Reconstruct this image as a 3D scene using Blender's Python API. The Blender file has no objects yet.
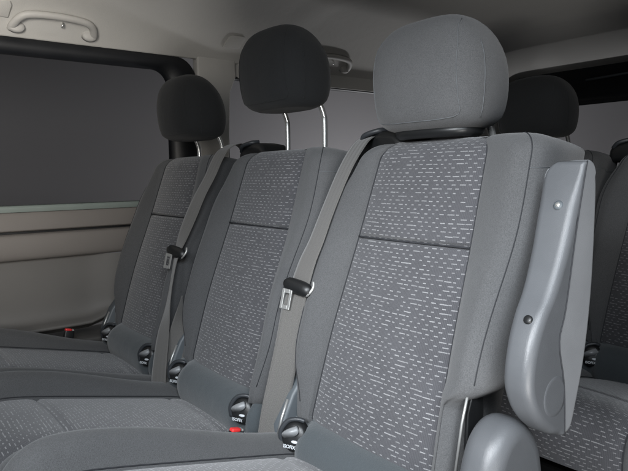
import bpy, bmesh, math, random
from mathutils import Vector, Matrix
random.seed(4)
SC = bpy.context.scene
COL = SC.collection
ZO = 0.45                      # hip line of the seats above the van floor
R = math.radians

# ------------------------------------------------------------------ materials
def mat(name, col, rough=0.6, metal=0.0, spec=0.5):
    m = bpy.data.materials.new(name); m.use_nodes = True
    b = m.node_tree.nodes['Principled BSDF']
    b.inputs['Base Color'].default_value = (*col, 1)
    b.inputs['Roughness'].default_value = rough
    b.inputs['Metallic'].default_value = metal
    b.inputs['Specular IOR Level'].default_value = spec
    return m

class NT:
    def __init__(s, m): s.t = m.node_tree; s.n = s.t.nodes; s.l = s.t.links; s.b = s.n['Principled BSDF']
    def math(s, op, a, b=None, c=None):
        n = s.n.new('ShaderNodeMath'); n.operation = op
        for i, v in enumerate((a, b, c)):
            if v is None: continue
            if isinstance(v, (int, float)): n.inputs[i].default_value = v
            else: s.l.new(v, n.inputs[i])
        return n.outputs[0]
    def noise(s, vec, scale, detail=3, rough=0.6):
        n = s.n.new('ShaderNodeTexNoise'); n.inputs['Scale'].default_value = scale
        n.inputs['Detail'].default_value = detail; n.inputs['Roughness'].default_value = rough
        if vec is not None: s.l.new(vec, n.inputs['Vector'])
        return n.outputs['Fac']
    def mix(s, f, a, b):
        n = s.n.new('ShaderNodeMix'); n.data_type = 'RGBA'
        if isinstance(f, (int, float)): n.inputs[0].default_value = f
        else: s.l.new(f, n.inputs[0])
        for i, v in ((6, a), (7, b)):
            if isinstance(v, tuple): n.inputs[i].default_value = (*v, 1)
            else: s.l.new(v, n.inputs[i])
        return n.outputs[2]
    def ramp(s, f, lo, hi):
        n = s.n.new('ShaderNodeMapRange'); n.inputs[1].default_value = lo; n.inputs[2].default_value = hi
        n.inputs[3].default_value = 0; n.inputs[4].default_value = 1
        s.l.new(f, n.inputs[0]); return n.outputs[0]
    def bump(s, h, strength, dist):
        n = s.n.new('ShaderNodeBump'); n.inputs['Strength'].default_value = strength
        n.inputs['Distance'].default_value = dist
        s.l.new(h, n.inputs['Height']); s.l.new(n.outputs[0], s.b.inputs['Normal'])
    def coord(s, k='Object'):
        return s.n.new('ShaderNodeTexCoord').outputs[k]

def fabric(name, col, vary=0.25, sheen=0.15, grain=700):
    m = mat(name, col, 0.92, 0, 0.2); t = NT(m); co = t.coord()
    n1 = t.noise(co, grain, 2, 0.7); n2 = t.noise(co, 9, 4, 0.6)
    # diagonal twill lines
    sx = t.n.new('ShaderNodeSeparateXYZ'); t.l.new(co, sx.inputs[0])
    d = t.math('ADD', t.math('ADD', sx.outputs[0], sx.outputs[2]), t.math('MULTIPLY', sx.outputs[1], 0.6))
    tw = t.math('SINE', t.math('MULTIPLY', d, 2*math.pi/0.0017))
    f = t.math('MULTIPLY', n1, 0.78)
    f = t.math('ADD', f, t.math('MULTIPLY', t.math('SUBTRACT', n2, 0.5), 0.14))
    lo = tuple(c*(1-vary*1.5) for c in col); hi = tuple(c*(1+vary*1.5) for c in col)
    c = t.mix(t.ramp(f, 0.1, 0.7), lo, hi)
    t.l.new(c, t.b.inputs['Base Color'])
    t.b.inputs['Sheen Weight'].default_value = sheen; t.b.inputs['Sheen Roughness'].default_value = 0.5
    t.bump(t.math('ADD', n1, t.math('ADD', t.math('MULTIPLY', n2, 1.6), t.math('MULTIPLY', t.noise(co, 24, 2, 0.5), 2.2))), 0.55, 0.0012)
    return m

def dash_fabric(name, base, dash):
    m = mat(name, base, 0.9, 0, 0.2); t = NT(m)
    uv = t.coord('UV'); s = t.n.new('ShaderNodeSeparateXYZ'); t.l.new(uv, s.inputs[0])
    wob = t.math('MULTIPLY', t.math('SUBTRACT', t.noise(uv, 40, 2), 0.5), 0.0012)
    U = s.outputs[0]; V = t.math('ADD', s.outputs[1], wob)
    rowf = t.math('DIVIDE', V, 0.0070); row = t.math('FLOOR', rowf); rf0 = t.math('FRACT', rowf)
    def wn(x, y, z):
        c = t.n.new('ShaderNodeCombineXYZ')
        for i, v in enumerate((x, y, z)):
            if isinstance(v, (int, float)): c.inputs[i].default_value = v
            else: t.l.new(v, c.inputs[i])
        w = t.n.new('ShaderNodeTexWhiteNoise'); w.noise_dimensions = '3D'; t.l.new(c.outputs[0], w.inputs['Vector'])
        return w.outputs['Value']
    off = wn(row, 3.3, 7.1)
    uf = t.math('ADD', t.math('DIVIDE', U, 0.0150), t.math('ADD', t.math('MULTIPLY', row, 0.618), t.math('MULTIPLY', off, 0.22)))
    cell = t.math('FLOOR', uf); cf = t.math('FRACT', uf)
    rl = wn(row, cell, 1.7); rp = wn(row, cell, 9.2); rt = wn(row, cell, 5.5)
    rf = t.math('ADD', rf0, t.math('MULTIPLY', t.math('SUBTRACT', rt, 0.5), 0.10))
    ln = t.math('ADD', 0.36, t.math('MULTIPLY', t.math('POWER', rl, 3.0), 0.70))
    m1 = t.math('MULTIPLY', t.math('LESS_THAN', cf, ln), t.math('GREATER_THAN', rp, 0.08))
    m1 = t.math('MULTIPLY', m1, t.math('GREATER_THAN', cf, 0.04))
    m2 = t.math('MULTIPLY', t.math('GREATER_THAN', rf, 0.38), t.math('LESS_THAN', rf, 0.61))
    mask = t.math('MULTIPLY', m1, m2)
    thread = t.math('ADD', 0.75, t.math('MULTIPLY', 0.25, t.math('SINE', t.math('MULTIPLY', U, 2*math.pi/0.0016))))
    mask = t.math('MULTIPLY', mask, thread)
    mask = t.math('MULTIPLY', mask, t.math('ADD', 0.6, t.math('MULTIPLY', rt, 0.4)))
    rib = t.math('SINE', t.math('MULTIPLY', U, 2*math.pi/0.0028))
    n1 = t.noise(uv, 800, 2, 0.7); n2 = t.noise(uv, 14, 3)
    f = t.math('ADD', t.math('ADD', t.math('MULTIPLY', n1, 0.7), t.math('MULTIPLY', rib, 0.10)), t.math('MULTIPLY', n2, 0.3))
    bc = t.mix(t.ramp(f, 0.2, 0.8), tuple(c*0.62 for c in base), tuple(c*1.4 for c in base))
    t.l.new(t.mix(mask, bc, dash), t.b.inputs['Base Color'])
    t.b.inputs['Sheen Weight'].default_value = 0.25
    h = t.math('ADD', t.math('ADD', t.math('MULTIPLY', rib, 0.25), n1), t.math('MULTIPLY', mask, 0.9))
    t.bump(t.math('ADD', h, t.math('MULTIPLY', n2, 4.0)), 0.5, 0.0010)
    return m

def plastic(name, col, rough=0.45, grain=900, bump=0.25, vary=0.1, spec=0.5, cscale=12):
    m = mat(name, col, rough, 0, spec); t = NT(m); co = t.coord()
    n1 = t.noise(co, grain, 2, 0.6); n2 = t.noise(co, cscale, 4)
    c = t.mix(t.ramp(n2, 0.3, 0.7), tuple(x*(1-vary) for x in col), tuple(x*(1+vary) for x in col))
    t.l.new(c, t.b.inputs['Base Color'])
    rr = t.n.new('ShaderNodeMapRange'); rr.inputs[3].default_value = rough*0.85; rr.inputs[4].default_value = rough*1.2
    t.l.new(n2, rr.inputs[0]); t.l.new(rr.outputs[0], t.b.inputs['Roughness'])
    t.bump(n1, bump, 0.0005)
    return m

def webbing(name, col):
    m = mat(name, col, 0.75, 0, 0.35); t = NT(m)
    uv = t.coord('UV'); s = t.n.new('ShaderNodeSeparateXYZ'); t.l.new(uv, s.inputs[0])
    zig = t.math('PINGPONG', s.outputs[0], 0.006)
    w = t.math('SINE', t.math('MULTIPLY', t.math('ADD', s.outputs[1], zig), 2*math.pi/0.0026))
    n = t.noise(uv, 500, 2); f = t.math('ADD', t.math('MULTIPLY', w, 0.22), n)
    t.l.new(t.mix(t.ramp(f, 0.2, 0.85), tuple(c*0.7 for c in col), tuple(c*1.25 for c in col)), t.b.inputs['Base Color'])
    t.b.inputs['Sheen Weight'].default_value = 0.3
    t.bump(t.math('ADD', w, n), 0.35, 0.0006)
    return m

M = {}
M['bolster'] = fabric('grey_twill', (0.070, 0.071, 0.073), 0.32)
M['roll'] = fabric('smooth_grey_knit', (0.048, 0.056, 0.061), 0.14, 0.25)
M['black_fabric'] = fabric('black_twill', (0.014, 0.015, 0.016), 0.25, 0.08)
M['panel'] = dash_fabric('dash_woven', (0.054, 0.054, 0.059), (0.26, 0.26, 0.265))
M['seam'] = mat('seam_thread', (0.03, 0.031, 0.034), 0.9, 0, 0.1)
M['seam_light'] = mat('seam_thread_grey', (0.10, 0.105, 0.11), 0.9, 0, 0.1)
M['silver_plastic'] = plastic('satin_grey_plastic', (0.080, 0.084, 0.090), 0.35, 1100, 0.45, 0.08)
M['pad_plastic'] = plastic('soft_grey_pad', (0.155, 0.16, 0.168), 0.62, 700, 0.5, 0.06)
M['dark_plastic'] = plastic('dark_plastic', (0.028, 0.031, 0.035), 0.42, 900, 0.3)
M['mid_plastic'] = plastic('mid_grey_plastic', (0.07, 0.08, 0.088), 0.5, 900, 0.3)
M['black_plastic'] = plastic('black_plastic', (0.008, 0.0085, 0.009), 0.38, 900, 0.2)
M['chrome'] = mat('chrome', (0.90, 0.90, 0.88), 0.22, 0.85)
M['steel'] = mat('brushed_steel', (0.42, 0.42, 0.41), 0.42, 0.7)
M['guide_grey'] = plastic('light_grey_plastic', (0.17, 0.175, 0.18), 0.35)
M['red'] = mat('red_button', (0.62, 0.03, 0.03), 0.4)
M['white'] = mat('white_print', (0.46, 0.48, 0.50), 0.5)
M['web_warm'] = webbing('webbing_warm_grey', (0.092, 0.088, 0.083))
M['headliner'] = fabric('headliner_felt', (0.50, 0.49, 0.465), 0.05, 0.15, 500)
M['trim'] = plastic('door_trim_plastic', (0.140, 0.128, 0.118), 0.55, 700, 0.4, 0.05, 0.4, 4)
M['trim_low'] = plastic('door_lower_plastic', (0.112, 0.107, 0.101), 0.6, 700, 0.5, 0.05, 0.4, 4)
M['sill'] = plastic('sill_strip', (0.16, 0.187, 0.172), 0.45, 700, 0.2, 0.04)
M['pillar'] = plastic('pillar_trim', (0.42, 0.41, 0.39), 0.6, 600, 0.3, 0.04)
M['rubber'] = plastic('window_rubber', (0.006, 0.007, 0.009), 0.5, 500, 0.2)
M['floor'] = fabric('floor_carpet', (0.02, 0.02, 0.022), 0.3, 0.1, 300)
M['backdrop'] = mat('studio_grey', (0.10, 0.098, 0.10), 0.95, 0, 0.0)
M['hull'] = plastic('hull_lining', (0.03, 0.03, 0.032), 0.7)

def glass_mat():
    m = bpy.data.materials.new('tinted_glass'); m.use_nodes = True
    n = m.node_tree.nodes; l = m.node_tree.links; n.remove(n['Principled BSDF'])
    tr = n.new('ShaderNodeBsdfTransparent'); tr.inputs[0].default_value = (0.80, 0.80, 0.81, 1)
    gl = n.new('ShaderNodeBsdfGlossy'); gl.inputs['Roughness'].default_value = 0.35
    mx = n.new('ShaderNodeMixShader'); mx.inputs[0].default_value = 0.012
    l.new(tr.outputs[0], mx.inputs[1]); l.new(gl.outputs[0], mx.inputs[2])
    l.new(mx.outputs[0], n['Material Output'].inputs[0])
    return m
M['glass'] = glass_mat()

# ------------------------------------------------------------------ mesh helpers
def tag(o, label=None, cat=None, group=None, kind=None):
    if label: o['label'] = label
    if cat: o['category'] = cat
    if group: o['group'] = group
    if kind: o['kind'] = kind
    return o

def empty(name, loc=(0, 0, 0)):
    o = bpy.data.objects.new(name, None); COL.objects.link(o); o.location = loc
    o.empty_display_size = 0.05
    return o

def link(name, bm, m, parent=None, smooth=True, sub=0, bevel=0, seg=3):
    bmesh.ops.recalc_face_normals(bm, faces=bm.faces[:])
    me = bpy.data.meshes.new(name); bm.to_mesh(me); bm.free()
    me.materials.append(m)
    if smooth:
        for p in me.polygons: p.use_smooth = len(p.vertices) < 24
    o = bpy.data.objects.new(name, me); COL.objects.link(o)
    if parent: o.parent = parent
    if bevel:
        b = o.modifiers.new('bevel', 'BEVEL'); b.width = bevel; b.segments = seg; b.limit_method = 'ANGLE'; b.angle_limit = R(35)
        b.harden_normals = False
    if sub:
        s = o.modifiers.new('sub', 'SUBSURF'); s.levels = sub; s.render_levels = sub
    return o

def V(x, y, z): return (x, y, z + ZO)

def lerp_tab(tab, t):
    if t <= tab[0][0]: return tab[0][1]
    for (a, va), (b, vb) in zip(tab, tab[1:]):
        if t <= b:
            f = (t-a)/(b-a); return va + (vb-va)*f
    return tab[-1][1]

def smooth_tab(tab, t):
    """Catmull-Rom through a table."""
    n = len(tab)
    if t <= tab[0][0]: return tab[0][1]
    if t >= tab[-1][0]: return tab[-1][1]
    for i in range(n-1):
        a, b = tab[i], tab[i+1]
        if a[0] <= t <= b[0]:
            h = b[0]-a[0]; f = (t-a[0])/h
            m0 = ((b[1]-tab[i-1][1])/(b[0]-tab[i-1][0]) if i > 0 else (b[1]-a[1])/h)
            m1 = ((tab[i+2][1]-a[1])/(tab[i+2][0]-a[0]) if i < n-2 else (b[1]-a[1])/h)
            return ((2*f**3-3*f**2+1)*a[1] + (f**3-2*f**2+f)*h*m0 + (-2*f**3+3*f**2)*b[1] + (f**3-f**2)*h*m1)

def catmull(pts, n):
    out = []
    P = [Vector(p) for p in pts]
    for i in range(len(P)-1):
        p0 = P[i-1] if i else P[0]*2-P[1]
        p1, p2 = P[i], P[i+1]
        p3 = P[i+2] if i+2 < len(P) else P[-1]*2-P[-2]
        for k in range(n):
            t = k/n
            out.append(0.5*((2*p1)+(p2-p0)*t+(2*p0-5*p1+4*p2-p3)*t*t+(3*p1-p0-3*p2+p3)*t**3))
    out.append(P[-1]); return out

def loft(rings, closed=True, cap0=True, cap1=True, bm=None):
    bm = bm or bmesh.new()
    vs = [[bm.verts.new(p) for p in r] for r in rings]
    n = len(rings[0])
    for a, b in zip(vs, vs[1:]):
        for i in range(n if closed else n-1):
            j = (i+1) % n
            bm.faces.new((a[i], a[j], b[j], b[i]))
    if closed:
        if cap0: bm.faces.new(vs[0][::-1])
        if cap1: bm.faces.new(vs[-1])
    return bm

def grid(rows, uvs=None):
    bm = bmesh.new(); vs = [[bm.verts.new(p) for p in r] for r in rows]
    L = bm.loops.layers.uv.new('UVMap') if uvs else None
    for j in range(len(rows)-1):
        for i in range(len(rows[0])-1):
            f = bm.faces.new((vs[j][i], vs[j][i+1], vs[j+1][i+1], vs[j+1][i]))
            if L:
                for lp, (a, b) in zip(f.loops, ((j, i), (j, i+1), (j+1, i+1), (j+1, i))): lp[L].uv = uvs[a][b]
    return bm

def tube(path, r, n=8, bm=None, ry=None, caps=True):
    P = [Vector(p) for p in path]; rings = []
    up = None
    for i, p in enumerate(P):
        t = (P[min(i+1, len(P)-1)] - P[max(i-1, 0)]).normalized()
        if up is None:
            up = Vector((0, 0, 1)) if abs(t.z) < 0.9 else Vector((0, 1, 0))
        s = t.cross(up).normalized(); up = s.cross(t).normalized()
        rr = r[i] if isinstance(r, (list, tuple)) else r
        rings.append([p + s*(rr*math.cos(a)) + up*((ry or rr)*math.sin(a)) for a in [2*math.pi*k/n for k in range(n)]])
    return loft(rings, True, caps, caps, bm)

def extrude_outline(pts, x0, x1, bm=None, axis='x'):
    """closed outline in the other two coordinates, extruded from x0 to x1 along the axis"""
    bm = bm or bmesh.new()
    def mk(p, a):
        return V(a, p[0], p[1]) if axis == 'x' else (V(p[0], a, p[1]) if axis == 'y' else V(p[0], p[1], a))
    A = [bm.verts.new(mk(p, x0)) for p in pts]; B = [bm.verts.new(mk(p, x1)) for p in pts]
    n = len(pts)
    for i in range(n): bm.faces.new((A[i], A[(i+1) % n], B[(i+1) % n], B[i]))
    bm.faces.new(A[::-1]); bm.faces.new(B)
    return bm

def pillow(segs, x0, x1, n=7):
    """closed YZ outline extruded along x with rounded shoulders. segs is a list of (points, radii) that run round the outline;
    each run keeps its own edge normals, so corners between runs stay crisp. x0 and x1 are functions of z"""
    allp = [p for s_, r_ in segs for p in s_]; N = len(allp)
    ar = sum(allp[i][0]*allp[(i+1) % N][1]-allp[(i+1) % N][0]*allp[i][1] for i in range(N))
    P, NR, RD = [], [], []
    for s_, r_ in segs:
        for i, p in enumerate(s_):
            if len(segs) == 1: a, b = s_[i-1], s_[(i+1) % len(s_)]
            else: a, b = s_[max(i-1, 0)], s_[min(i+1, len(s_)-1)]
            t = (Vector(b)-Vector(a)).normalized(); q = Vector((-t.y, t.x))
            P.append(Vector(p)); NR.append(q if ar > 0 else -q); RD.append(r_[i] if isinstance(r_, list) else r_)
    def ring(a, lo):
        out = []
        for p, m_, r in zip(P, NR, RD):
            q = p+m_*(r*(1-math.cos(a)))
            out.append(V((x0(p.y)+r*(1-math.sin(a))) if lo else (x1(p.y)-r*(1-math.sin(a))), q.x, q.y))
        return out
    bm = loft([ring(math.pi/2*k/n, True) for k in range(n, -1, -1)] + [ring(math.pi/2*k/n, False) for k in range(n+1)])
    return bm

def dn(l, n=4): return [tuple(p[:2]) for p in catmull([(a, b, 0) for a, b in l], n)]

def box(x0, x1, y0, y1, z0, z1, bm=None):
    return extrude_outline([(y0, z0), (y1, z0), (y1, z1), (y0, z1)], x0, x1, bm)

def smoothstep(a, b, x):
    t = min(1, max(0, (x-a)/(b-a))); return t*t*(3-2*t)

# ------------------------------------------------------------------ seat surfaces (seat-local: x outboard, y rearward, z up from the hip line)
PW = [(0, 0.1396), (0.322, 0.1227), (0.487, 0.1137)]
YP = [(-0.03, -0.006), (0, 0.0), (0.16, 0.045), (0.322, 0.103), (0.42, 0.136), (0.5, 0.1635)]
RT = 0.032; ZTOP = 0.492; ZBOT = -0.022; RB = 0.028
def pw(z): return lerp_tab(PW, z)
def yp(z): return smooth_tab(YP, z)
def rings_z():
    """(z, inset, w) from bottom to top; inset grows over the rounded ends"""
    out = []
    for k in range(6):
        a = (k/6)*math.pi/2
        out.append((ZBOT + RB*(1-math.sin(a)), RB*(1-math.cos(a)), a))
    out = [(ZBOT+RB-RB*math.cos((k/6)*math.pi/2), RB*(1-math.sin((k/6)*math.pi/2)), 0) for k in range(6)]
    z0, z1 = ZBOT+RB, ZTOP-RT; n = 46
    for k in range(n+1): out.append((z0+(z1-z0)*k/n, 0, 0))
    for k in range(1, 9):
        a = k/8*math.pi/2
        out.append((z1+RT*math.sin(a), RT*(1-math.cos(a)), k/8))
    return out
NOTCH = True
def halfw(z, side):
    w = 0.207 + 0.006*smoothstep(0.18, 0.36, z)
    if side > 0: w -= 0.046*(1-smoothstep(0.108, 0.152, z)) if NOTCH else 0.024*(1-smoothstep(-0.02, 0.13, z))
    else: w -= 0.014 + 0.030*(1-smoothstep(-0.02, 0.14, z)) + 0.034*smoothstep(0.34, 0.50, z)**1.5
    return w
def hump(z, side=1):
    h = 0.036 - 0.012*math.exp(-((z-0.37)/0.09)**2) + 0.004*math.exp(-((z-0.2)/0.1)**2)
    if side < 0: h *= 0.8*(0.45+0.55*smoothstep(-0.03, 0.14, z))
    return h
def sweep(z, side):
    return 0.040*smoothstep(0.32, 0.50, z)**1.4 if side < 0 else 0.0
def side_curve(z, side):
    w = halfw(z, side); p = pw(min(max(z, 0), 0.487)); D = max(w-p, 0.02); h = hump(z, side)*min(1, D/0.05); sw = sweep(z, side)
    zz = min(z, ZTOP-RT)
    y = yp(z)
    P = [(p-0.010, 0.013), (p, 0.005), (p+0.10*D, -0.004), (p+0.35*D, -0.62*h+0.15*sw), (p+0.68*D, -h+0.45*sw), (w-0.008, -0.86*h+0.75*sw), (w, -0.72*h+0.85*sw),
         (w+0.010, -0.25*h+sw), (w+0.013, 0.03+0.8*sw), (w+0.010, 0.085+0.3*sw), (w-0.004, 0.118), (w-0.04, 0.130)]
    return [(q.x, q.y + y) for q in catmull([(a, b, 0) for a, b in P], 4)]

def backrest_rings():
    rings = []
    for z, ins, k in rings_z():
        r = side_curve(z, 1); l = side_curve(z, -1)
        y0 = yp(z)
        ring = []
        pts = [(x, y) for x, y in r] + [(-x, y) for x, y in l[::-1]]
        for x, y in pts:
            # inset over the rounded ends
            f = (abs(x)-ins*1.25)/abs(x) if abs(x) > 0.02 else 1
            x2 = x*f
            yc = y0+0.055
            y2 = y + (ins if y < yc else -ins*0.8) * min(1, abs(y-yc)/0.05)
            z2 = z - (0.22*max(0, y2-(y0+0.0)) * (k if k else 0))
            ring.append(V(x2, y2, z2))
        rings.append(ring)
    # close the top with shrinking rings
    last = rings[-1]; c = sum((Vector(p) for p in last), Vector())/len(last)
    for s in (0.75, 0.4, 0.1):
        rings.append([c + (Vector(p)-c)*s + Vector((0, 0, 0.0015*(1-s))) for p in last])
    return rings

def panel_rows():
    rows, uvs = [], []
    nu = 28
    zs = []
    for k in range(6):
        a = (k/6)*math.pi/2; zs.append((ZBOT+RB-RB*math.cos(a), RB*(1-math.sin(a))))
    z0, z1 = ZBOT+RB, ZTOP-RT
    z = z0
    while z < z1:
        zs.append((z, 0)); z += 0.0022 if abs(z-0.322) < 0.022 else 0.009
    for k in range(0, 9):
        a = k/8*math.pi/2; zs.append((z1+RT*math.sin(a), RT*(1-math.cos(a))))
    prev = None; v = 0
    for z, ins in zs:
        p = pw(min(max(z, 0), 0.487)) - ins*0.35
        y0 = yp(z) + ins
        if prev is not None: v += math.hypot(z-prev[0], y0-prev[1])
        prev = (z, y0)
        g = 0.0085*math.exp(-((z-0.322)/0.0035)**2) + 0.002*math.exp(-((z-0.322)/0.012)**2)
        row, ur = [], []
        for i in range(nu+1):
            u = -1+2*i/nu; u = math.copysign(abs(u)**0.8, u)
            y = y0 + 0.006*abs(u)**6 - 0.006*(1-u*u)*(1-0.4*abs(u)) + g*(1 if abs(u) < 0.98 else 0.5)
            row.append(V(u*p, y, z)); ur.append((u*p+0.3, v))
        rows.append(row); uvs.append(ur)
    return rows, uvs

# cushion centreline from rear to front, (y, z)
CL = [(-0.015, -0.092), (-0.06, -0.078), (-0.15, -0.055), (-0.25, -0.030), (-0.34, -0.008), (-0.40, 0.004), (-0.445, 0.003), (-0.475, -0.018), (-0.487, -0.055), (-0.483, -0.10)]
def cushion_line(n=6):
    pts = catmull([(y, z, 0) for y, z in CL], n)
    out = []; L = 0
    for i, p in enumerate(pts):
        a = pts[max(i-1, 0)]; b = pts[min(i+1, len(pts)-1)]
        t = (b-a).normalized(); nrm = Vector((t.y, -t.x))      # for t=(-1,0): normal (0,1)
        if i: L += (p-pts[i-1]).length
        out.append((p.x, p.y, nrm.x, nrm.y, L))
    return out
def cush_h(s): return 0.020 + 0.020*smoothstep(0.05, 0.33, s)
def cushion_rings():
    rings = []
    for y, z, ny, nz, s in cushion_line():
        h = cush_h(s) * (1-0.75*smoothstep(0.42, 0.53, s)); p = 0.138
        P = [(p-0.012, -0.014), (p, -0.004), (p+0.008, 0.006), (p+0.024, 0.75*h), (p+0.045, h), (0.198, 0.86*h), (0.210, 0.45*h), (0.216, -0.02), (0.214, -0.07), (0.200, -0.11)]
        c = [(q.x, q.y) for q in catmull([(a, b, 0) for a, b in P], 4)]
        k = 1-0.9*smoothstep(0.36, 0.60, s)
        ring = []
        for x, o in [(x, o*0.55 if o > 0 else o) for x, o in c] + [(-x, o) for x, o in c[::-1]]:
            if o < -0.02: o = -0.02 + (o+0.02)*k
            e = 0.012*smoothstep(0.46, 0.6, s)
            ring.append(V(x*(1-e*4*max(0, abs(x)-0.12)), y+o*ny, z+o*nz))
        rings.append(ring)
    return rings
def cushion_panel():
    rows, uvs = [], []
    line = cushion_line(8)
    for y, z, ny, nz, s in line:
        g = 0
        for s0 in (0.052, 0.345): g += 0.007*math.exp(-((s-s0)/0.0055)**2)
        row, ur = [], []
        for i in range(25):
            u = -1+2*i/24; u = math.copysign(abs(u)**0.8, u)
            o = 0.007*(1-u*u) - 0.006*abs(u)**6 - g
            row.append(V(u*0.1385, y+o*ny, z+o*nz)); ur.append((u*0.1385+1.3, s+2))
        rows.append(row); uvs.append(ur)
    return rows, uvs

def sub_tube(name, path, r, m, parent):
    return link(name, tube(path, r, 6), m, parent)

# ------------------------------------------------------------------ headrest
HA = [(0, 0.080), (0.03, 0.096), (0.10, 0.109), (0.25, 0.116), (0.45, 0.1195), (0.60, 0.118), (0.74, 0.110), (0.85, 0.096), (0.93, 0.077), (0.975, 0.055), (1.0, 0.026)]
HF = [(0, 0.150), (0.04, 0.131), (0.12, 0.117), (0.4, 0.109), (0.7, 0.112), (0.86, 0.123), (0.95, 0.139), (1, 0.165)]
HB = [(0, 0.235), (0.04, 0.253), (0.12, 0.266), (0.3, 0.272), (0.5, 0.267), (0.7, 0.252), (0.86, 0.229), (0.95, 0.209), (1, 0.188)]
HH = 0.186
def hr_pt(t, ang):
    a = smooth_tab(HA, t); f = smooth_tab(HF, t); b = smooth_tab(HB, t); yc = (f+b)/2; bb = (b-f)/2
    e = 2/2.7; c, s = math.cos(ang), math.sin(ang)
    return a*math.copysign(abs(c)**e, c), yc + bb*math.copysign(abs(s)**e, s)
def hr_front(x, t, off=0.0):
    a = smooth_tab(HA, t); f = smooth_tab(HF, t); b = smooth_tab(HB, t); yc = (f+b)/2; bb = (b-f)/2
    q = min(0.999, abs(x)/a)
    return yc - (bb+off)*(1-q**2.7)**(1/2.7)
def make_headrest(root, zb, m, seam, HH=0.184):
    ts = [0, 0.012, 0.03, 0.06, 0.10, 0.16, 0.24, 0.33, 0.42, 0.51, 0.60, 0.68, 0.75, 0.81, 0.86, 0.90, 0.935, 0.96, 0.98, 0.993, 1.0]
    rings = []
    n = 40
    for t in ts:
        rings.append([V(*hr_pt(t, 2*math.pi*k/n), zb+HH*t) for k in range(n)])
    o = link('headrest', loft(rings), m, root)
    if seam is M['seam_light']:
        under = []
        for f, dz in ((0.97, 0.004), (0.95, -0.007), (0.84, -0.012)):
            under.append([V(p[0]*f, 0.192+(p[1]-0.192)*f, zb+dz) for p in [hr_pt(0.012, 2*math.pi*k/n) for k in range(n)]])
        link('dark_gap_fill', loft(under), M['black_plastic'], o)  # added black slab standing in for the shade in the gap below
    # seam round the front face
    xs = 0.090; path = []
    for k in range(13):
        t = 0.90-0.76*k/12; path.append((xs-0.010*max(0, (t-0.7)/0.2), t))
    path += [(0.087, 0.105), (0.078, 0.085), (0.060, 0.075)]
    path += [(x, 0.07) for x in (0.04, 0.02, 0)]
    full = path + [(-x, t) for x, t in path[::-1][1:]]
    sub_tube('front_seam', [V(x, hr_front(x, t, 0.0003), zb+HH*t) for x, t in full], 0.0007, seam, o)
    # side seam
    for s in (1,):
        pth = []
        for k in range(12):
            t = 0.70-0.62*k/11
            x, y = hr_pt(t, -0.25)
            pth.append(V(x+0.0003, y, zb+HH*t))
        sub_tube('side_seam', pth, 0.0007, seam, o)
    for s in (-1, 1):
        x = s*0.072
        path = catmull([V(x, 0.249, 0.44), V(x, 0.250, zb-0.035), V(x, 0.247, zb-0.012), V(x, 0.236, zb+0.012), V(x, 0.222, zb+0.035)], 6)
        link('headrest_post', tube(path, 0.0062, 14), M['chrome'], o)
    return o

def lathe_disc(cx, y, cz, rx, rz, d, tilt=0, n=24, bm=None):
    """domed disc facing -y"""
    rings = []
    for f, e in ((1.0, 0.0), (1.0, 0.6), (0.93, 0.85), (0.75, 1.0), (0.3, 1.05)):
        rings.append([V(cx+rx*f*math.cos(2*math.pi*k/n), y-d*e + math.sin(tilt)*rz*f*math.sin(2*math.pi*k/n), cz+rz*f*math.sin(2*math.pi*k/n)*math.cos(tilt)) for k in range(n)])
    return loft(rings, bm=bm)

def text_mesh(body, size):
    cu = bpy.data.curves.new('lettering', 'FONT'); cu.body = body; cu.size = size; cu.extrude = 0.0002; cu.offset = size*0.02
    cu.align_x = 'CENTER'; cu.align_y = 'CENTER'
    o = bpy.data.objects.new('lettering', cu); COL.objects.link(o)
    dg = bpy.context.evaluated_depsgraph_get(); dg.update()
    me = bpy.data.meshes.new_from_object(o.evaluated_get(dg))
    bpy.data.objects.remove(o)
    return me
ISO = text_mesh('ISOFIX', 0.0085)

def make_isofix(root, x0):
    x = 0.0; y = 0.0; cz = -ZO
    # dark funnel collar
    g = link('isofix_funnel', lathe_disc(x, y, cz, 0.021, 0.027, 0.020, 0.25), M['black_plastic'], root)
    hood = catmull([V(x-0.023, y-0.012, cz-0.016), V(x-0.023, y-0.014, cz+0.006), V(x-0.012, y-0.010, cz+0.025), V(x+0.003, y-0.006, cz+0.030), V(x+0.013, y-0.002, cz+0.027)], 6)
    link('funnel_rim', tube(hood, 0.0042, 8), M['dark_plastic'], g)
    # silver guide tongue
    rings = []
    for k in range(9):
        f = k/8; w = 0.0125*math.sin(math.pi*(0.12+0.80*f))+0.0006
        cx = x-0.008+0.010*f; zz = cz-0.004+0.022*f
        rings.append([V(cx-w, y-0.0215-0.003*math.sin(math.pi*f), zz), V(cx+w, y-0.0205-0.003*math.sin(math.pi*f), zz+0.004), V(cx+w, y-0.014, zz+0.004), V(cx-w, y-0.014, zz)])
    link('guide_plate', loft(rings), M['guide_grey'], g)
    link('icon_oval', lathe_disc(x+0.005, y-0.0222, cz-0.0055, 0.0058, 0.0026, 0.003, 0.2, 16), M['white'], g)
    bm = bmesh.new(); bm.from_mesh(ISO)
    bmesh.ops.transform(bm, matrix=Matrix.Translation(V(x-0.003, y-0.0268, cz-0.0150)) @ Matrix.Rotation(R(76), 4, 'X') @ Matrix.Scale(0.82, 4, (1, 0, 0)), verts=bm.verts[:])
    link('isofix_lettering', bm, M['white'], g, smooth=False)
    g.location = (x0, -0.024, -0.030+ZO); g.rotation_euler = (0, 0, R(24)); g.scale = (1.16, 0.92, 0.98)

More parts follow.
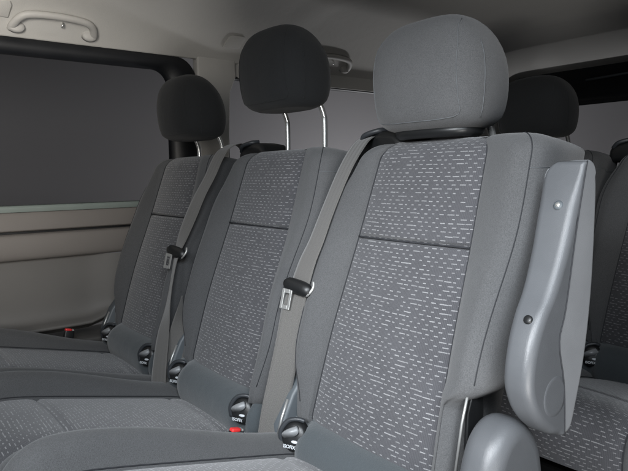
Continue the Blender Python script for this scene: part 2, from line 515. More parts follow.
def make_seat():
    root = empty('bench_seat')
    back = link('backrest', loft(backrest_rings()), M['bolster'], root)
    rows, uvs = panel_rows()
    link('woven_panel', grid(rows, uvs), M['panel'], back)
    sub_tube('cross_seam', [V(-0.122+0.244*k/20, yp(0.322)+0.0035-0.004*(1-(k/10-1)**2), 0.322) for k in range(21)], 0.0016, M['seam'], back)
    # dark seam along each bolster ridge and across the shoulder
    rings = backrest_rings()
    n_top = len(rings)-3
    for s in (1, -1):
        pick = (lambda r, i: r[i]) if s > 0 else (lambda r, i: r[len(r)-1-i])
        zlow = (0.148 if NOTCH else 0.02) if s > 0 else 0.02
        path = [Vector(pick(r, 22)) + Vector((s*0.0003, -0.0004, 0.0002)) for r in rings[:n_top] if pick(r, 22)[2] > zlow+ZO]
        sub_tube('ridge_seam', path, 0.0008, M['seam'], back)
        # stitched seam across the side, at shoulder height
        k0 = min(range(n_top), key=lambda k: abs(pick(rings[k], 22)[2]-ZO-0.440))
        path = [Vector(pick(rings[k0-(i-22)//10], i)) + Vector((s*0.0004, 0, 0)) for i in range(22, 45)]
        sub_tube('side_seam', path, 0.0007, M['seam_light'], back)
        path = [Vector(pick(r, 4)) + Vector((0, -0.0006, 0)) for r in rings[3:n_top-3]]
        sub_tube('panel_seam', path, 0.0010, M['seam'], back)
    # head restraint sleeves
    for s in (-1, 1):
        link('post_sleeve', tube([V(s*0.072, 0.249, 0.45), V(s*0.072, 0.249, 0.485), V(s*0.072, 0.249, 0.488)], [0.016, 0.016, 0.011], 18), M['black_plastic'], back)
    # belt outlet on the left shoulder
    P = [(-0.232, 0.455), (-0.230, 0.494), (-0.205, 0.512), (-0.165, 0.518), (-0.125, 0.512), (-0.105, 0.495), (-0.10, 0.46)]
    g = link('belt_outlet', extrude_outline(P, 0.200, 0.285, None, 'y'), M['black_plastic'], root, bevel=0.014, seg=4)
    link('guide_lip', tube(catmull([V(-0.218, 0.205, 0.497), V(-0.200, 0.196, 0.510), V(-0.172, 0.206, 0.518), V(-0.165, 0.225, 0.520)], 6), 0.0055, 10), M['dark_plastic'], g)
    # cushion
    cu = link('cushion', loft(cushion_rings()), M['bolster'], root)
    rows, uvs = cushion_panel()
    link('woven_panel', grid(rows, uvs), M['panel'], cu)
    for s in (1, -1):
        sub_tube('panel_seam', [V(s*0.1395, y-0.001*ny, z-0.001*nz) for y, z, ny, nz, q in cushion_line()[2:]], 0.0011, M['seam'], cu)
    # roll between cushion and backrest
    prof = catmull([(-0.022, -0.105, 0), (-0.040, -0.086, 0), (-0.0485, -0.058, 0), (-0.046, -0.030, 0), (-0.030, -0.010, 0), (-0.004, 0.000, 0), (0.030, 0.0, 0), (0.07, -0.02, 0)], 5)
    rings = []
    for k in range(33):
        f = -1+2*k/32; x = f*0.200
        e = smoothstep(0.90, 1.0, abs(f))
        d = 0.020*math.exp(-((abs(x)-0.150)/0.016)**2)     # cut back around the anchor funnels
        rings.append([V(x*(1-0.02*e), p.x*(1-0.5*e) + (d if p.x < 0 else 0) + 0.004*f*f, p.y-0.02*e-0.006*f*f) for p in prof] + [V(x, 0.07, -0.11)])
    link('rear_roll', loft(rings), M['roll'], root)
    for s in (-1, 1): make_isofix(root, s*0.144)
    # hinge bracket by the left foot of the backrest
    hb = link('hinge_bracket', extrude_outline([(-0.035, -0.075), (-0.035, -0.02), (-0.008, 0.035), (0.02, 0.07), (0.06, 0.05), (0.06, -0.075)], -0.212, -0.178), M['mid_plastic'], root, bevel=0.006)
    link('bracket_edge', tube([V(-0.183, -0.038, -0.030), V(-0.184, -0.030, -0.005), V(-0.186, -0.014, 0.026)], 0.0028, 8), M['steel'], hb)
    # pedestal
    bm = box(-0.17, 0.17, -0.40, 0.02, -0.30, -0.16); box(-0.15, -0.09, -0.36, 0.0, -ZO, -0.30, bm); box(0.09, 0.15, -0.36, 0.0, -ZO, -0.30, bm)
    link('seat_base', bm, M['black_plastic'], root, smooth=False, bevel=0.01)
    return root

def children(o): return [c for c in bpy.data.objects if c.parent == o]
def copy_tree(o, parent=None):
    c = o.copy(); COL.objects.link(c); c.parent = parent
    for ch in children(o): copy_tree(ch, c)
    return c

D1 = 0.4626; D2 = 0.47; ROW = 0.86
proto = make_seat()
G = 'passenger seats of the van'
NOTCH = False
copies = [make_seat()]
copies += [copy_tree(copies[0]) for k in range(3)]
spots = [
    (proto, 0, 0, 0.506, M['bolster'], M['seam_light'], 'nearest grey patterned seat, with the folded-up armrest and a grey headrest'),
    (copies[0], -D1, 0, 0.583, M['black_fabric'], M['black_fabric'], 'grey patterned middle seat of the front row, its black headrest raised on two chrome posts'),
    (copies[1], -D1-D2, 0, 0.540, M['black_fabric'], M['black_fabric'], 'grey patterned seat of the front row beside the door panel and side window'),
    (copies[2], -0.345, ROW, 0.535, M['black_fabric'], M['black_fabric'], 'dark seat in the rear row whose black headrest shows behind the nearest grey headrest'),
    (copies[3], 0.10, ROW, 0.545, M['black_fabric'], M['black_fabric'], 'dark patterned seat in the rear row, behind the folded-up armrest'),
]
for o in (copies[1], copies[2]):
    for c in children(o):
        if c.name.split('.')[0] == 'belt_outlet':
            for d in children(c): bpy.data.objects.remove(d)
            bpy.data.objects.remove(c)
for o, x, y, zb, hm, sm, lab in spots:
    o.location = (x, y, 0); tag(o, lab, 'seat', G)
    make_headrest(o, zb, hm, sm, 0.186 if o is proto else 0.184)

for c in children(proto):
    if c.name.split('.')[0] == 'cushion': c.location.z = 0.032
    if c.name.split('.')[0] == 'isofix_funnel': c.location.z += 0.008
    if c.name.split('.')[0] == 'headrest': c.location.x = -0.011

# ---- armrest and recliner cover of the nearest seat
corner = [(0.1075, 0.4475), (0.1025, 0.445), (0.0985, 0.434), (0.082, 0.393), (0.061, 0.339), (0.036, 0.292), (0.013, 0.261), (-0.004, 0.226), (-0.011, 0.185), (-0.003, 0.156), (0.014, 0.132), (0.038, 0.112), (0.058, 0.103), (0.0715, 0.1005)]
part_l = [(0.0715, 0.1005), (0.071, 0.130), (0.066, 0.174), (0.053, 0.226), (0.066, 0.266), (0.086, 0.364), (0.1025, 0.43), (0.1075, 0.4475)]
def cap_round(z, r): return r-math.sqrt(max(0.0, r*r-max(0.0, z-(0.4487-r))**2))
ax0 = lambda z: 0.258-0.014*smoothstep(0.20, 0.42, z)+cap_round(z, 0.022)
ax1 = lambda z: 0.297
A = dn(corner, 4)
prt = [p for p in dn(part_l, 4) if 0.116 < p[1] < 0.440]
ptab = sorted((z, y) for y, z in part_l)
rad = [max(0.0025, min(0.0115, 0.85*(lerp_tab(ptab, z)-y)+0.002)) for y, z in A]
rad = [min(r, 0.010) if z < 0.112 else r for r, (y, z) in zip(rad, A)]
arm = link('armrest', pillow([(A, rad), (prt, 0.0015)], ax0, ax1), M['silver_plastic'], proto)
bk = dn([(0.1095, 0.4478), (0.118, 0.4485), (0.128, 0.443), (0.1345, 0.428), (0.137, 0.397), (0.135, 0.306), (0.129, 0.244), (0.119, 0.189), (0.104, 0.140), (0.093, 0.110), (0.083, 0.101), (0.0735, 0.1003)], 4)
link('armrest_pad', pillow([([(a+0.0018, b) for a, b in prt], 0.0012), (bk, [0.004 if z > 0.43 else 0.008 for y, z in bk])], lambda z: ax0(z)+0.002+0.008*smoothstep(0.41, 0.44, z), lambda z: 0.2972), M['pad_plastic'], arm)
link('parting_seam', tube([V(0.2968, y+0.0009, z) for y, z in [part_l[0]]+prt+[part_l[-1]]], 0.0011, 6), M['seam'], arm)
def disc_x(x, cy, cz, r, d, n=28, cut=None):
    rings = []
    for f, e in ((1.0, -0.002), (1.0, 0.6*d), (0.95, d), (0.8, d*1.1)):
        ring = []
        for k in range(n):
            a = 2*math.pi*k/n; yy = r*f*math.cos(a)
            if cut is not None: yy = min(yy, cut)
            ring.append(V(x+e, cy+yy, cz+r*f*math.sin(a)))
        rings.append(ring)
    return loft(rings)
link('pivot_groove', disc_x(0.2955, 0.047, 0.158, 0.0285, 0.0010, 28, 0.0208), M['seam'], arm)
link('pivot_cap', disc_x(0.2955, 0.047, 0.158, 0.0265, 0.0018, 28, 0.0200), M['silver_plastic'], arm)
for (y, z, r_, m_) in ((0.0835, 0.391, 0.0046, M['chrome']), (0.0120, 0.257, 0.0040, M['black_plastic'])):
    nrm = Vector((0, -0.9, 0.42)).normalized()
    base = Vector(V(0.275 if m_ is M['chrome'] else 0.2805, y, z))
    bm = tube([base - nrm*0.004, base + nrm*0.0035, base + nrm*0.0045], [r_+0.0016, r_+0.0016, r_], 16)
    s_ = link('screw_hole' if m_ is M['black_plastic'] else 'screw_head', bm, M['mid_plastic'] if m_ is M['chrome'] else M['black_plastic'], arm)
    if m_ is M['chrome']:
        link('screw_slot', tube([base + nrm*0.004, base + nrm*0.0056], [0.0036, 0.003], 12), M['chrome'], s_)
rc = [(-0.060, -0.12), (-0.056, 0.02), (-0.046, 0.070), (-0.026, 0.104), (0.006, 0.122), (0.040, 0.118), (0.070, 0.094), (0.088, 0.055), (0.094, 0.0), (0.092, -0.12)]
rcp = dn([(a*0.88+0.002, b) for a, b in rc], 5)
cov = link('recliner_cover', pillow([(rcp, 0.022)], lambda z: 0.212, lambda z: 0.270), M['silver_plastic'], proto)
link('hinge_rod', tube([V(0.190, -0.012, 0.02), V(0.190, 0.004, 0.10), V(0.192, 0.012, 0.135)], 0.0020, 10), M['steel'], proto)
link('hinge_plate', extrude_outline([(0.01, 0.0), (0.05, 0.0), (0.05, 0.145), (0.03, 0.15), (0.015, 0.11)], 0.186, 0.192), M['black_plastic'], proto, bevel=0.002)

# ------------------------------------------------------------------ seat belts
def ribbon(ctrl, width, thick, m, name, parent, n=10):
    """ctrl: (x, y, z, angle of the width direction in plan, width factor)"""
    pos = catmull([c[:3] for c in ctrl], n)
    ang = catmull([(c[3], c[4] if len(c) > 4 else 1, 0) for c in ctrl], n)
    bm = bmesh.new(); L = bm.loops.layers.uv.new('UVMap'); rings = []; ss = []; s = 0
    for i, p in enumerate(pos):
        t = (pos[min(i+1, len(pos)-1)]-pos[max(i-1, 0)]).normalized()
        if i: s += (p-pos[i-1]).length
        w = Vector((math.cos(R(ang[i].x)), math.sin(R(ang[i].x)), 0)); w = (w - t*w.dot(t)).normalized()
        nn = t.cross(w).normalized(); W = width*ang[i].y/2; h = thick/2
        q = Vector(V(*p)); m_ = 8
        top = [q + w*(W*(-1+2*k/m_)) + nn*(h*(1-abs(-1+2*k/m_)**4*0.6)) for k in range(m_+1)]
        bot = [q + w*(W*(1-2*k/m_)) - nn*(h*(1-abs(-1+2*k/m_)**4*0.6)) for k in range(m_+1)]
        rings.append([bm.verts.new(v) for v in top+bot]); ss.append(s)
    k_ = len(rings[0]); half = k_//2
    for j in range(len(rings)-1):
        for i in range(k_):
            i2 = (i+1) % k_
            f = bm.faces.new((rings[j][i], rings[j][i2], rings[j+1][i2], rings[j+1][i]))
            def u(ii): return (ii if ii < half else k_-1-ii)/(half-1)*width
            for lp, (a, b) in zip(f.loops, ((j, i), (j, i2), (j+1, i2), (j+1, i))): lp[L].uv = (u(b), ss[a])
    bm.faces.new(rings[0][::-1]); bm.faces.new(rings[-1])
    return link(name, bm, m, parent), pos

def make_tongue(parent, p, d, face, wdir):
    """belt tongue at p: d = down along the belt, wdir = across it, face = out of it"""
    p = Vector(V(*p)); d = Vector(d).normalized(); w = Vector(wdir); w = (w-d*w.dot(d)).normalized(); n = w.cross(d).normalized()
    if n.dot(Vector(face)) < 0: n = -n
    Q = lambda a, b, c: p + w*(a*1.12) + d*(b*1.12) + n*(c*1.15+0.003)
    t = empty('belt_tongue'); t.parent = parent
    # moulded head
    rings = []
    for f in range(9):
        a = -0.030+0.060*f/8; e = math.sqrt(max(0, 1-(abs(a)/0.0315)**4))
        hh = 0.011*e+0.002; th = 0.007*e+0.0015
        rings.append([Q(a, hh*math.cos(q)+0.10*a, 0.004+th*math.sin(q)) for q in [2*math.pi*k/12 for k in range(12)]])
    link('tongue_head', loft(rings), M['black_plastic'], t)
    link('tongue_loop', tube(catmull([Q(0.018, 0.012, 0.004), Q(0.027, 0.008, 0.006), Q(0.033, -0.004, 0.004), Q(0.030, -0.014, 0.002)], 5), 0.0028, 10), M['steel'], t)
    # steel blade with its slot
    bm = bmesh.new()
    def bar(a0, a1, b0, b1):
        vs = [bm.verts.new(Q(a, b, c)) for c in (0.0085, 0.0108) for a, b in ((a0, b0), (a1, b0), (a1, b1), (a0, b1))]
        for f in ((0, 3, 2, 1), (4, 5, 6, 7), (0, 1, 5, 4), (1, 2, 6, 5), (2, 3, 7, 6), (3, 0, 4, 7)): bm.faces.new([vs[i] for i in f])
    bar(-0.027, -0.0215, 0.006, 0.040); bar(-0.0105, -0.005, 0.006, 0.040); bar(-0.0215, -0.0105, 0.033, 0.040); bar(-0.0215, -0.0105, 0.006, 0.013)
    link('tongue_blade', bm, M['steel'], t, smooth=False, bevel=0.0006, seg=2)
    return t

def pix(u, v, x):
    d = RAY(u, v); k = (x-CAM[0])/d[0]
    return (x, CAM[1]+d[1]*k, CAM[2]+d[2]*k)
CAM = Vector((0.66855732, -0.62193255, 0.43542776)); FPX = 591.8192
yaw, pitch, roll = 0.6682, 0.1031, -0.0146
F = Vector((-math.cos(yaw)*math.cos(pitch), math.sin(yaw)*math.cos(pitch), -math.sin(pitch)))
R0 = Vector((math.sin(yaw), math.cos(yaw), 0)); U0 = R0.cross(F)
RX = R0*math.cos(roll)+U0*math.sin(roll); UX = -R0*math.sin(roll)+U0*math.cos(roll)

# belt between the nearest and the middle seat (coordinates in metres, hip-line frame)
NB = [(-0.205, 0.262, 0.490, -10), (-0.203, 0.232, 0.513, -10), (-0.201, 0.200, 0.505, -8), (-0.200, 0.176, 0.487, -6), (-0.196, 0.137, 0.441, -8), (-0.200, 0.098, 0.367, -8),
      (-0.203, 0.072, 0.311, -4), (-0.207, 0.052, 0.271, 2), (-0.209, 0.032, 0.221, 10), (-0.210, 0.020, 0.189, 24), (-0.206, 0.003, 0.124, 38), (-0.206, -0.015, 0.058, 46), (-0.205, -0.031, 0.004, 52), (-0.205, -0.042, -0.050, 52), (-0.205, -0.048, -0.11, 52)]
belt = tag(empty('seat_belt', (-0.225, 0.03, 0)), 'warm grey seat belt hanging between the nearest seat and the middle seat', 'seat belt', 'seat belts hanging unbuckled')
off = Vector((0.225, -0.03, 0))
def sh(l): return [(c[0]+off.x, c[1]+off.y, c[2]) + tuple(c[3:]) for c in l]
ribbon(sh(NB), 0.048, 0.0016, M['web_warm'], 'webbing', belt)
NB2 = [(-0.212, 0.032, 0.170, 40), (-0.206, 0.020, 0.110, 48), (-0.202, 0.004, 0.050, 55), (-0.200, -0.012, -0.01, 60), (-0.200, -0.026, -0.10, 60)]
ribbon(sh(NB2), 0.046, 0.0014, M['web_warm'], 'lap_webbing', belt)
make_tongue(belt, (-0.2085+off.x, 0.036+off.y, 0.224), (0.0, -0.25, -1), (0.6, -0.8, 0.1), (1, 0.20, 0))

ox = -D1
FB = [(ox-0.232, 0.245, 0.485, 0), (ox-0.232, 0.205, 0.517, 0), (ox-0.226, 0.160, 0.505, 5), (ox-0.228, 0.137, 0.477, 8), (ox-0.2214, 0.111, 0.435, 8), (ox-0.2254, 0.083, 0.387, 8), (ox-0.2404, 0.061, 0.33, 10),
      (ox-0.2514, 0.042, 0.279, 4), (ox-0.2514, 0.023, 0.230, -12, 0.9), (ox-0.2364, 0.0, 0.165, -16, 0.8), (ox-0.2274, -0.017, 0.106, -8, 0.9), (ox-0.2144, -0.036, 0.049, 10), (ox-0.2014, -0.056, -0.037, 20), (ox-0.20, -0.06, -0.09, 25)]
belt2 = tag(empty('seat_belt', (ox-0.23, 0.03, 0)), 'grey seat belt with a twisted end, hanging beside the seat nearest the window', 'seat belt', 'seat belts hanging unbuckled')
off = Vector((-ox+0.23, -0.03, 0))
ribbon(sh(FB), 0.047, 0.0016, M['web_warm'], 'webbing', belt2)
FB2 = [(ox-0.200, 0.012, 0.142, 130, 0.2), (ox-0.195, -0.001, 0.085, 90, 0.7), (ox-0.190, -0.010, 0.037, 60, 1), (ox-0.190, -0.027, -0.035, 50, 1), (ox-0.200, -0.040, -0.09, 50, 1)]
ribbon(sh(FB2), 0.044, 0.0014, M['web_warm'], 'lap_webbing', belt2)
make_tongue(belt2, (ox-0.2514+off.x, 0.031+off.y, 0.243), (0.0, -0.25, -1), (0.6, -0.8, 0.1), (1, 0.25, 0))

# buckles with red push buttons
def buckle(x, y, z, rz, label):
    b = tag(empty('belt_buckle', (x, y, ZO+z)), label, 'buckle', 'red belt buckles'); b.rotation_euler = (R(-12), 0, R(rz))
    def bx(x0, x1, y0, y1, z0, z1): return box(x0, x1, y0, y1, z0-ZO, z1-ZO)
    link('buckle_body', bx(-0.008, 0.008, -0.014, 0.014, -0.075, 0.0), M['black_plastic'], b, bevel=0.004)
    link('push_button', bx(-0.0062, 0.0062, -0.0125, 0.006, -0.01, 0.0045), M['red'], b, bevel=0.0025)
    link('buckle_slot', bx(-0.0062, 0.0062, 0.0075, 0.012, -0.01, 0.003), M['steel'], b, bevel=0.001)
    return b
buckle(-0.243, -0.090, -0.030, 0, 'red button buckle between the middle seat and the nearest seat')
buckle(-1.150, -0.125, -0.018, 0, 'red button buckle between the door panel and the seat beside it')

# ------------------------------------------------------------------ van shell
WX = -1.27
YF, YR = -1.9, 2.24
# door panel: profile (x, z) run along the van
def trim_run(prof, y0, y1, m, name, parent, n=1, fn=None):
    rows = []
    for k in range(n+1):
        y = y0+(y1-y0)*k/n
        rows.append([V(p[0], y, p[1]) if fn is None else V(*fn(p, y)) for p in prof])
    return link(name, grid(rows), m, parent)

def dense(prof, n=5): return [tuple(p[:2]) for p in catmull([(a, b, 0) for a, b in prof], n)]
door = tag(empty('door_panel', (0, 0, 0)), 'brown grey moulded door panel below the big side window', 'door panel')
link('upper_band', extrude_outline([(WX-0.03, 0.334), (WX+0.004, 0.334), (WX+0.010, 0.326), (WX+0.014, 0.281), (WX+0.008, 0.277), (WX-0.03, 0.277)], YF, 0.30, None, 'y'), M['trim'], door, bevel=0.002)
link('shadow_gap', extrude_outline([(WX-0.03, 0.2765), (WX-0.004, 0.2765), (WX-0.004, 0.2705), (WX-0.03, 0.2705)], YF, 0.30, None, 'y'), M['black_plastic'], door, smooth=False)
link('middle_band', extrude_outline(dense([(WX+0.010, 0.270), (WX+0.021, 0.262), (WX+0.026, 0.235), (WX+0.024, 0.205), (WX+0.014, 0.191), (WX-0.01, 0.188)]) + [(WX-0.03, 0.188), (WX-0.03, 0.270)], YF, 0.30, None, 'y'), M['trim'], door, bevel=0.001)
def pocket(p, y):
    x, z = p
    e = smoothstep(-0.02, 0.085, y)
    lift = 0.03*smoothstep(-0.04, 0.07, y)*smoothstep(0.08, -0.02, z) 
    return (x+(WX+0.012-x)*e*0.9, y, z+lift)
low = dense([(WX-0.012, 0.187), (WX-0.016, 0.150), (WX-0.018, 0.08), (WX-0.016, 0.02), (WX-0.004, -0.008), (WX+0.018, -0.018), (WX+0.030, -0.024), (WX+0.028, -0.032), (WX+0.010, -0.040), (WX-0.012, -0.052)], 4)
trim_run(low, YF, 0.105, M['trim_low'], 'lower_panel', door, 60, pocket)
link('panel_end', extrude_outline([(0.105, 0.187), (0.34, 0.187), (0.34, -0.35), (0.105, -0.35)], WX-0.02, WX+0.006), M['trim_low'], door, bevel=0.012)
link('lower_sill', extrude_outline(dense([(WX-0.012, -0.053), (WX+0.03, -0.056), (WX+0.078, -0.062), (WX+0.086, -0.080), (WX+0.080, -0.16), (WX+0.04, -0.44)], 4) + [(WX-0.03, -0.44), (WX-0.03, -0.053)], YF, 0.34, None, 'y'), M['trim_low'], door)
link('sill_strip', extrude_outline([(WX-0.02, 0.356), (WX+0.004, 0.354), (WX+0.008, 0.348), (WX+0.006, 0.3345), (WX-0.02, 0.3345)], YF, 0.30, None, 'y'), M['sill'], door, bevel=0.002)

def ring_frame(y0, y1, z0, z1, iy0, iy1, iz0, iz1, r_out, r_in, x0, x1):
    """rounded frame in the YZ plane with thickness from x0 to x1"""
    def rr(a0, a1, b0, b1, r, n=8):
        pts = []
        for (cy, cz, s) in ((a1-r, b1-r, 0), (a0+r, b1-r, 90), (a0+r, b0+r, 180), (a1-r, b0+r, 270)):
            for k in range(n+1):
                q = R(s+90*k/n); pts.append((cy+r*math.cos(q), cz+r*math.sin(q)))
        return pts
    O = rr(y0, y1, z0, z1, r_out); I = rr(iy0, iy1, iz0, iz1, r_in)
    rings = [[V(x0, *p) for p in O], [V(x1-0.006, *p) for p in O], [V(x1, p[0]*0.97+q[0]*0.03, p[1]*0.97+q[1]*0.03) for p, q in zip(O, I)],
             [V(x1-0.003, p[0]*0.2+q[0]*0.8, p[1]*0.2+q[1]*0.8) for p, q in zip(O, I)], [V(x0+0.004, *p) for p in I], [V(x0, *p) for p in I]]
    return loft(rings, True, False, False)
win = tag(empty('side_window', (0, 0, 0)), 'large dark side window in a black rounded frame above the door panel', 'window')
link('window_frame', ring_frame(YF, 0.385, 0.30, 0.848, YF+0.1, 0.285, 0.345, 0.800, 0.075, 0.055, WX-0.03, WX+0.004), M['rubber'], win)
link('pane', box(WX-0.022, WX-0.017, YF+0.09, 0.295, 0.335, 0.81), M['glass'], win, smooth=False)
qw = tag(empty('quarter_window', (0, 0, 0)), 'grey rear side window behind the middle headrest, beside the pale pillar', 'window')
link('window_frame', ring_frame(0.505, 2.02, 0.30, 0.800, 0.522, 1.99, 0.35, 0.790, 0.05, 0.045, WX-0.03, WX-0.004), M['rubber'], qw)
link('pane', box(WX-0.024, WX-0.019, 0.515, 2.0, 0.345, 0.795), M['glass'], qw, smooth=False)
pil = tag(link('pillar_trim', extrude_outline([(0.386, 0.28), (0.500, 0.28), (0.508, 0.50), (0.520, 0.74), (0.545, 0.796), (0.545, 0.87), (0.388, 0.87)], WX-0.03, WX+0.010), M['pillar'], bevel=0.008, seg=4), 'pale grey pillar trim between the big side window and the rear side window', 'pillar trim')
low_r = tag(link('rear_side_panel', extrude_outline([(0.345, 0.30), (2.02, 0.30), (2.02, -0.44), (0.345, -0.44)], WX-0.03, WX+0.002), M['trim_low'], bevel=0.006), 'grey lower side trim below the rear side window', 'trim panel')
corner_p = tag(link('corner_pillar', extrude_outline([(2.02, -0.44), (2.24, -0.44), (2.24, 0.86), (2.02, 0.86)], WX-0.03, WX+0.02), M['pillar'], bevel=0.01), 'grey corner pillar trim between the rear side window and the tailgate', 'pillar trim')

# tailgate
tail = tag(empty('tailgate', (0, 0, 0)), 'black framed tailgate window across the back of the van', 'tailgate')
rf = ring_frame(WX, 0.95, 0.30, 0.925, WX+0.10, 0.85, 0.36, 0.752, 0.06, 0.05, 2.24, 2.20)  # top rail made taller, its black standing in for shaded headliner above
for v in rf.verts: v.co = (v.co.y, v.co.x, v.co.z)
link('tailgate_frame', rf, M['rubber'], tail)
link('pane', box(WX+0.05, 0.90, 2.216, 2.221, 0.33, 0.78), M['glass'], tail, smooth=False)
link('lower_panel', box(WX, 0.95, 2.20, 2.25, -0.44, 0.30), M['trim_low'], tail, bevel=0.006)
link('header_strip', tube([V(-0.78, 2.185, 0.862), V(-0.60, 2.182, 0.868), V(0.2, 2.18, 0.870)], 0.006, 10), M['mid_plastic'], tail)

# headliner
def ceil_z(x, y):
    d = min(1, max(0, (x-WX)/0.42)); e = min(1, max(0, (2.26-y)/1.0))
    za = 0.846+0.165*(1-(1-d)**2.3); zb = 0.905+0.13*(1-(1-e)**2.2)
    k = 0.012
    z = -k*math.log(math.exp(-za/k)+math.exp(-zb/k))
    z = max(z, 0.8455)
    w = smoothstep(0.10, 0.30, x-WX)
    for y0 in (0.70, 1.56):
        z -= 0.006*w*(smoothstep(y0-0.055, y0-0.020, y)-smoothstep(y0+0.03, y0+0.075, y))
    return z
def fr(a, b, n): return [a+(b-a)*k/n for k in range(n+1)]
xs = [WX+0.42*(k/24)**1.4 for k in range(25)] + fr(WX+0.42, 0.64, 24)[1:]
ys = fr(YF, 2.26, 170)
rows = [[V(x, y, ceil_z(x, y)) for x in xs] for y in ys]
ce = link('ceiling', grid(rows), M['headliner']); tag(ce, kind='structure')
so = ce.modifiers.new('thick', 'SOLIDIFY'); so.thickness = 0.02; so.offset = 1

tag(link('ceiling', extrude_outline([(0.56, 0.797), (2.03, 0.797), (2.03, 0.852), (0.56, 0.852)], WX-0.03, WX+0.003), M['headliner'], bevel=0.002), kind='structure')

# grab handles on the cove
def on_cove(z):
    x = WX
    while ceil_z(x, 0.0) < z and x < WX+0.4: x += 0.001
    return x
def grab_handle(yc, label, dz=-0.018):
    h = tag(empty('grab_handle', (0, yc, 0)), label, 'grab handle', 'grab handles along the roof edge')
    P = [(-0.116, 0.884, 0.000), (-0.114, 0.892, 0.012), (-0.101, 0.907, 0.018), (-0.074, 0.916, 0.021), (0, 0.919, 0.022), (0.074, 0.915, 0.021), (0.101, 0.906, 0.018), (0.114, 0.891, 0.012), (0.116, 0.884, 0.000)]
    path = catmull([V(on_cove(z+dz)+o, y, z+dz) for y, z, o in P], 5)
    link('handle_bar', tube(path, 0.0112, 14, None, 0.0098), M['pillar'], h)
    for s in (-1, 1):
        x = on_cove(0.887+dz)
        rings = []
        for f, o in ((1.0, -0.004), (1.0, 0.010), (0.85, 0.016), (0.5, 0.018)):
            rings.append([V(x+o, s*0.104+0.023*f*math.cos(a), 0.889+dz+0.017*f*math.sin(a)) for a in [2*math.pi*k/20 for k in range(20)]])
        link('handle_foot', loft(rings), M['pillar'], h)
    x = on_cove(0.903+dz)
    link('coat_hook', tube(catmull([V(x-0.002, 0.018, 0.912+dz), V(x+0.014, 0.018, 0.910+dz), V(x+0.020, 0.016, 0.902+dz), V(x+0.014, 0.014, 0.896+dz)], 4), 0.003, 8), M['chrome'], h)
    return h
grab_handle(-0.095, 'beige grab handle above the big side window')
grab_handle(0.955, 'grey grab handle half hidden behind the middle headrest')
def trim_cap(yc, zc, label):
    x = on_cove(zc)
    pts = [(yc-0.034, zc-0.016), (yc-0.030, zc+0.012), (yc-0.02, zc+0.018), (yc+0.03, zc+0.018), (yc+0.036, zc+0.010), (yc+0.032, zc-0.016)]
    bm = bmesh.new()
    A = [bm.verts.new(V(on_cove(z)-0.006, y, z)) for y, z in pts]; B = [bm.verts.new(V(on_cove(z)+0.006, y, z-0.002)) for y, z in pts]
    for i in range(6): bm.faces.new((A[i], A[(i+1) % 6], B[(i+1) % 6], B[i]))
    bm.faces.new(A[::-1]); bm.faces.new(B)
    tag(link('trim_cap', bm, M['headliner'], None, bevel=0.003), label, 'trim cap', 'small trim caps on the roof lining')
trim_cap(0.50, 0.905, 'small square cap on the roof lining above the pale pillar')
trim_cap(-0.255, 0.905, 'small square cap on the roof lining beside the beige grab handle')

# floor, hull and the grey studio outside
tag(link('floor', box(WX, 1.0, YF, 2.24, -ZO-0.03, -ZO), M['floor'], smooth=False), kind='structure')
tag(link('wall', box(0.62, 0.66, 0.33, 2.24, -ZO, 1.02), M['trim_low'], bevel=0.01), kind='structure')
rows = []
pth = [(-3.0, -5.0)] + [(-3.0, y) for y in fr(-4.5, 2.6, 12)]
for k in range(1, 13):
    a = R(180-90*k/12); pth.append((-1.6+1.4*math.cos(a), 2.6+1.4*math.sin(a)))
pth += [(x, 4.0) for x in fr(-1.4, 3.0, 8)]
for z in fr(-0.7, 3.0, 8): rows.append([V(x, y, z) for x, y in pth])
tag(link('backdrop', grid(rows), M['backdrop']), kind='structure')

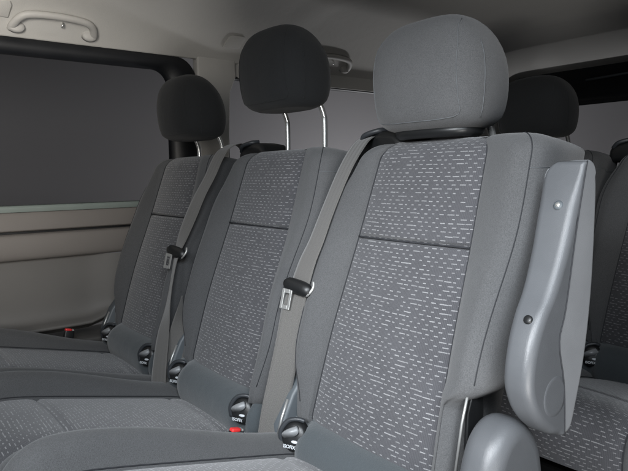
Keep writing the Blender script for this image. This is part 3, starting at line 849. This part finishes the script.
# ------------------------------------------------------------------ light
def area(name, loc, target, sx, sy, power, col):
    l = bpy.data.lights.new(name, 'AREA'); l.shape = 'RECTANGLE'; l.size = sx; l.size_y = sy; l.energy = power; l.color = col
    o = bpy.data.objects.new(name, l); COL.objects.link(o); o.location = V(*loc)
    o.rotation_euler = (Vector(V(*target))-o.location).to_track_quat('-Z', 'Y').to_euler()
    return o
key = area('door_daylight', (1.14, -0.90, 1.12), (-0.20, -0.32, 0.05), 0.7, 0.7, 8.2, (0.86, 0.93, 1.0)); key.data.spread = R(74)
key2 = area('front_daylight', (0.45, -1.25, 0.86), (0.09, 0.0, 0.25), 0.6, 0.5, 5.6, (0.92, 0.96, 1.0)); key2.data.spread = R(51)
fill = area('cab_daylight', (0.55, -1.15, 0.60), (-1.27, -0.52, 0.64), 0.6, 0.5, 4.6, (1.0, 0.95, 0.88)); fill.data.spread = R(50)
ceil_fill = area('ceiling_fill', (1.05, -0.55, -0.25), (-0.35, 0.45, 1.0), 0.7, 0.7, 5.0, (1.0, 0.98, 0.95)); ceil_fill.data.spread = R(95)  # unseen lamp added low outside to brighten the ceiling
area('studio_lamp', (-1.85, 2.75, -0.45), (-3.0, 2.45, 0.25), 0.8, 0.3, 100, (1, 1, 1))
area('studio_lamp', (-0.9, 2.75, -0.45), (-0.9, 4.0, 0.40), 0.8, 0.3, 40, (1, 1, 1))

w = bpy.data.worlds.new('World'); SC.world = w; w.use_nodes = True
w.node_tree.nodes['Background'].inputs[0].default_value = (0.86, 0.92, 1.0, 1)
w.node_tree.nodes['Background'].inputs[1].default_value = 0.085

# ------------------------------------------------------------------ camera
cd = bpy.data.cameras.new('camera'); cam = bpy.data.objects.new('camera', cd); COL.objects.link(cam)
cd.sensor_width = 36; cd.lens = 36*FPX/628; cd.clip_start = 0.02; cd.clip_end = 100
m = Matrix.Identity(4)
for i in range(3): m[i][0] = RX[i]; m[i][1] = UX[i]; m[i][2] = -F[i]
cam.matrix_world = Matrix.Translation(V(*CAM)) @ m
SC.camera = cam
SC.view_settings.view_transform = 'Standard'; SC.view_settings.look = 'None'
SC.view_settings.exposure = 0; SC.view_settings.gamma = 1
SC.cycles.max_bounces = 8
